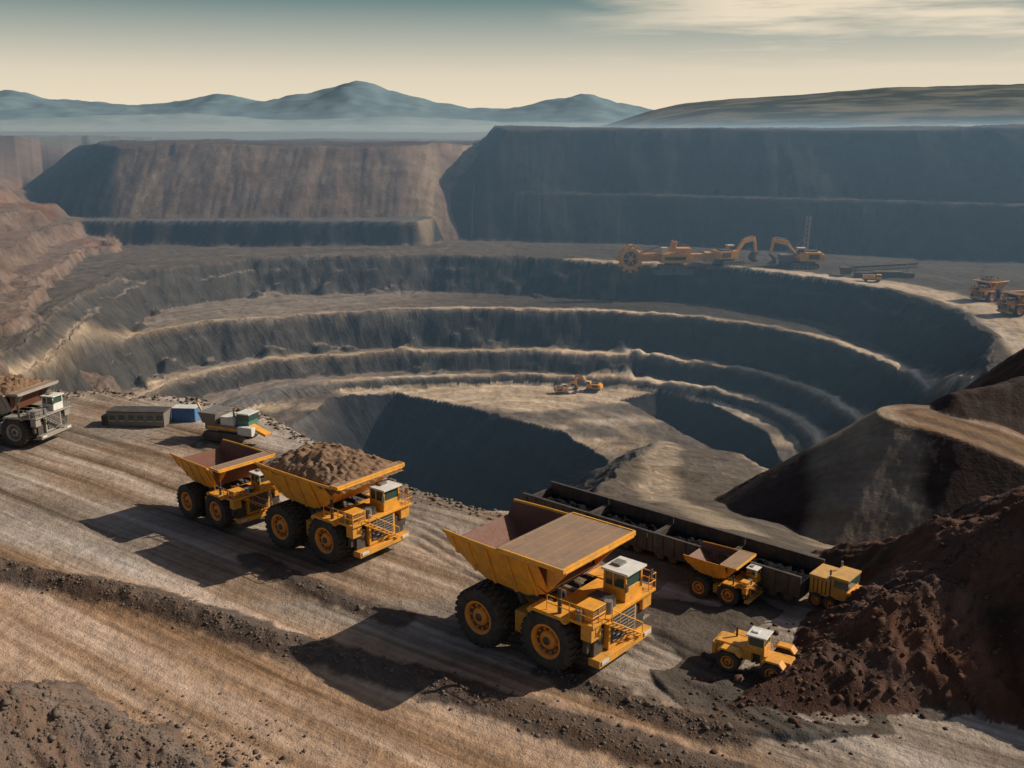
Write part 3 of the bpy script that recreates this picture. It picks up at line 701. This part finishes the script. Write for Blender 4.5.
# ---------------------------------------------------------------- loose rock
phi=(1+5**.5)/2
IV=np.array([(-1,phi,0),(1,phi,0),(-1,-phi,0),(1,-phi,0),(0,-1,phi),(0,1,phi),(0,-1,-phi),(0,1,-phi),(phi,0,-1),(phi,0,1),(-phi,0,-1),(-phi,0,1)])/1.9
IF=np.array([(0,11,5),(0,5,1),(0,1,7),(0,7,10),(0,10,11),(1,5,9),(5,11,4),(11,10,2),(10,7,6),(7,1,8),(3,9,4),(3,4,2),(3,2,6),(3,6,8),(3,8,9),(4,9,5),(2,4,11),(6,2,10),(8,6,7),(9,8,1)])
def scatter(name,xs,ys,sz,mat):
    n=len(xs);zs=terrain(xs[None,:],ys[None,:])[0]
    v=IV[None]*(1+.35*nr.randn(n,12,1)*.6)*sz[:,None,None]*np.stack([1+.3*nr.rand(n),.7+.4*nr.rand(n),.5+.35*nr.rand(n)],-1)[:,None,:]
    a=nr.rand(n)*6.28;ca,sa=np.cos(a)[:,None],np.sin(a)[:,None]
    vx=v[...,0]*ca-v[...,1]*sa;vy=v[...,0]*sa+v[...,1]*ca
    v=np.stack([vx+xs[:,None],vy+ys[:,None],v[...,2]+zs[:,None]+.1*sz[:,None]],-1).reshape(-1,3)
    f=(IF[None]+12*np.arange(n)[:,None,None]).reshape(-1,3)
    me=bpy.data.meshes.new(name);me.vertices.add(len(v));me.vertices.foreach_set("co",v.astype(np.float32).ravel())
    me.loops.add(f.size);me.loops.foreach_set("vertex_index",f.ravel().astype(np.int32));me.polygons.add(len(f));me.polygons.foreach_set("loop_start",np.arange(0,f.size,3,dtype=np.int32));me.update(calc_edges=True)
    me.materials.append(mat);o=bpy.data.objects.new(name,me);COL.objects.link(o);return o
def along(P,n,spread):
    P=np.array([p[:2] for p in P],float);seg=np.hypot(*(P[1:]-P[:-1]).T);cs=np.concatenate([[0],np.cumsum(seg)])
    t=nr.rand(n)*cs[-1];x=np.interp(t,cs,P[:,0])+nr.randn(n)*spread;y=np.interp(t,cs,P[:,1])+nr.randn(n)*spread;return x,y
xs=[];ys=[];ss=[]
for P,n,sp,s0 in((BERM1,3000,.65,.05),(BERM2,300,.4,.045),(BERM3,400,.45,.05),(LP,4200,2.2,.065),(BENCH[1:11],1200,.8,.12)):
    x,y=along(P,n,sp);xs.append(x);ys.append(y);ss.append(s0*np.exp(nr.randn(n)*.5))
x=nr.uniform(-45,25,1100);y=nr.uniform(40,100,1100);xs.append(x);ys.append(y);ss.append(.028*np.exp(nr.randn(1100)*.4))
sz_=np.minimum(np.concatenate(ss),.3)
scatter("gravel",np.concatenate(xs),np.concatenate(ys),sz_,simple("stone",(.10,.08,.062),.9,dust=.5,dc=(.18,.14,.11),spec=.1))
x,y=along(R2,3600,2.6);scatter("mound_rocks",x,y,.065*np.exp(nr.randn(3600)*.6),simple("brown_stone",(.072,.041,.030),.9,dust=.3,dc=(.13,.08,.055),spec=.1))

# ---------------------------------------------------------------- distant hills
def range_(name,dist,prof,depth,c,c2,seed,rough,nx=420,ny=46):
    xs=np.linspace(prof[0][0],prof[-1][0],nx);hs=np.interp(xs,[p[0] for p in prof],[p[1] for p in prof])
    k=np.ones(5)/5;hs=np.convolve(np.pad(hs,2,'edge'),k,'valid')
    V_=np.linspace(-1,1,ny);XX,VV=np.meshgrid(xs,V_,indexing='ij')
    YY=dist+VV*depth
    H=hs[:,None]*(1-np.abs(VV)**1.25)
    n=fbm(XX/depth*3,YY/depth*3,seed,6,.55)
    H=H*(1+rough*.4*n)+rough*.20*hs[:,None]*fbm(XX/depth*9,YY/depth*9,seed+3,5)*(1-VV**2)
    H=H-25*(np.abs(VV)>.96)
    v=np.stack([XX,YY,H],-1).reshape(-1,3);i=np.arange(nx*ny).reshape(nx,ny)
    f=np.stack([i[:-1,:-1],i[1:,:-1],i[1:,1:],i[:-1,1:]],-1).reshape(-1,4)
    me=bpy.data.meshes.new(name);me.from_pydata(v.tolist(),[],f.tolist());me.polygons.foreach_set("use_smooth",[True]*len(f));me.update()
    m,nt,b=newmat(name+"_hazed_ground")  # distance haze is mixed into these ground colours
    g=N(nt,"ShaderNodeTexCoord").outputs["Object"]
    a=noise(nt,scalev(nt,g,(1/depth,2.5/depth,3/depth)),5,6,.6)
    mix=N(nt,"ShaderNodeMix",data_type='RGBA');nt.links.new(maprange(nt,a,.44,.60,0,1),mix.inputs[0]);mix.inputs[6].default_value=(*c,1);mix.inputs[7].default_value=(*c2,1)
    nt.links.new(mix.outputs[2],b.inputs["Base Color"]);b.inputs["Roughness"].default_value=1;b.inputs["Specular IOR Level"].default_value=0
    me.materials.append(m);o=bpy.data.objects.new(name,me);COL.objects.link(o);return o
def pr(L,D,base=30): return [((u-512)*D/995.,base+(130-v)*D/995.) for u,v in L]
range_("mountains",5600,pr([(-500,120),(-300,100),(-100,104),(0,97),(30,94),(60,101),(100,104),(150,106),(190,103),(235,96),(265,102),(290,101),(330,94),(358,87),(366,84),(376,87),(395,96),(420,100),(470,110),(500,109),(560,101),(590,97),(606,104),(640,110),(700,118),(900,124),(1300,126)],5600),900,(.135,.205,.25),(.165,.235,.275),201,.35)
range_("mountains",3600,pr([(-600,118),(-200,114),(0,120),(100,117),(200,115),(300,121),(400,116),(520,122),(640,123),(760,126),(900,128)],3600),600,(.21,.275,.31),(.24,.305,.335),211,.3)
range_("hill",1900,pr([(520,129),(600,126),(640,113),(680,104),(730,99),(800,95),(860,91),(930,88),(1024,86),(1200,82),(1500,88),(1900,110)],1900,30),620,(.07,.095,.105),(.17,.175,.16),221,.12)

# ---------------------------------------------------------------- airborne dust haze lying in the pit
m=bpy.data.materials.new("dust_haze");m.use_nodes=True;nt=m.node_tree;nt.nodes.clear()
out=N(nt,"ShaderNodeOutputMaterial");vs=N(nt,"ShaderNodeVolumeScatter");vs.inputs["Color"].default_value=(.38,.66,1,1);vs.inputs["Density"].default_value=.0010;vs.inputs["Anisotropy"].default_value=.3
nt.links.new(vs.outputs[0],out.inputs["Volume"])
me=bpy.data.meshes.new("haze")
x0,x1,y0,y1,z0,z1=-900,900,118,1100,-80,34
vv=[(x,y,z) for z in(z0,z1) for y in(y0,y1) for x in(x0,x1)]
me.from_pydata(vv,[],[(0,2,3,1),(4,5,7,6),(0,1,5,4),(2,6,7,3),(0,4,6,2),(1,3,7,5)]);me.materials.append(m)
hz=bpy.data.objects.new("haze",me);COL.objects.link(hz)

# ---------------------------------------------------------------- sun, sky, camera
EL,AZ=34,16
sd=Vector((math.cos(math.radians(EL))*math.cos(math.radians(AZ)),math.cos(math.radians(EL))*math.sin(math.radians(AZ)),math.sin(math.radians(EL))))
sl=bpy.data.lights.new("sun",'SUN');sl.energy=5.0;sl.angle=math.radians(.5);sl.color=(1,.88,.72)
so=bpy.data.objects.new("sun",sl);COL.objects.link(so);so.rotation_euler=sd.to_track_quat('Z','Y').to_euler();so.location=(100,50,150)
w=bpy.data.worlds.new("World");scene.world=w;w.use_nodes=True;nt=w.node_tree;bg=nt.nodes["Background"]
sky=N(nt,"ShaderNodeTexSky");sky.sky_type='NISHITA';sky.sun_disc=False;sky.sun_elevation=math.radians(EL);sky.sun_rotation=math.radians(90-AZ);sky.dust_density=3;sky.altitude=300
sc_=N(nt,"ShaderNodeVectorMath",operation='SCALE');nt.links.new(sky.outputs[0],sc_.inputs[0]);sc_.inputs["Scale"].default_value=.06
g=N(nt,"ShaderNodeTexCoord").outputs["Generated"];sp=N(nt,"ShaderNodeSeparateXYZ");nt.links.new(g,sp.inputs[0])
cr=N(nt,"ShaderNodeValToRGB");nt.links.new(maprange(nt,sp.outputs[2],-.02,.18,0,1),cr.inputs[0])
E=cr.color_ramp.elements;E[0].position=0;E[0].color=(.74,.65,.50,1);E[1].position=1;E[1].color=(.055,.12,.14,1)
for p_,c_ in((.17,(.86,.74,.55,1)),(.36,(.72,.64,.50,1)),(.52,(.43,.445,.385,1)),(.70,(.14,.23,.235,1))):
    el=E.new(p_);el.color=c_
cv=N(nt,"ShaderNodeVectorMath",operation='MULTIPLY');nt.links.new(g,cv.inputs[0]);cv.inputs[1].default_value=(2.6,2.6,30)
cn=noise(nt,cv.outputs[0],1.45,9,.56)
cm_=math_(nt,'MULTIPLY',maprange(nt,cn,.42,.58,0,1),maprange(nt,sp.outputs[0],.03,.2,.0,1),True)
cm_=math_(nt,'MULTIPLY',cm_,maprange(nt,sp.outputs[2],.045,.075,0,.95),True)
mc=N(nt,"ShaderNodeMix",data_type='RGBA');nt.links.new(cm_,mc.inputs[0]);nt.links.new(cr.outputs[0],mc.inputs[6]);mc.inputs[7].default_value=(.84,.72,.55,1)
mm=N(nt,"ShaderNodeMix",data_type='RGBA');nt.links.new(maprange(nt,sp.outputs[2],.16,.4,0,1),mm.inputs[0]);nt.links.new(mc.outputs[2],mm.inputs[6]);nt.links.new(sc_.outputs[0],mm.inputs[7])
nt.links.new(mm.outputs[2],bg.inputs[0]);bg.inputs[1].default_value=1.0
cam=bpy.data.cameras.new("camera");cam.lens=35;cam.sensor_width=36;cam.clip_end=30000;cam.clip_start=.5
co=bpy.data.objects.new("camera",cam);COL.objects.link(co);co.location=(0,0,30);co.rotation_euler=(math.radians(90-14.3),0,0)
scene.camera=co
scene.view_settings.view_transform='Standard';scene.view_settings.look='None';scene.view_settings.exposure=0
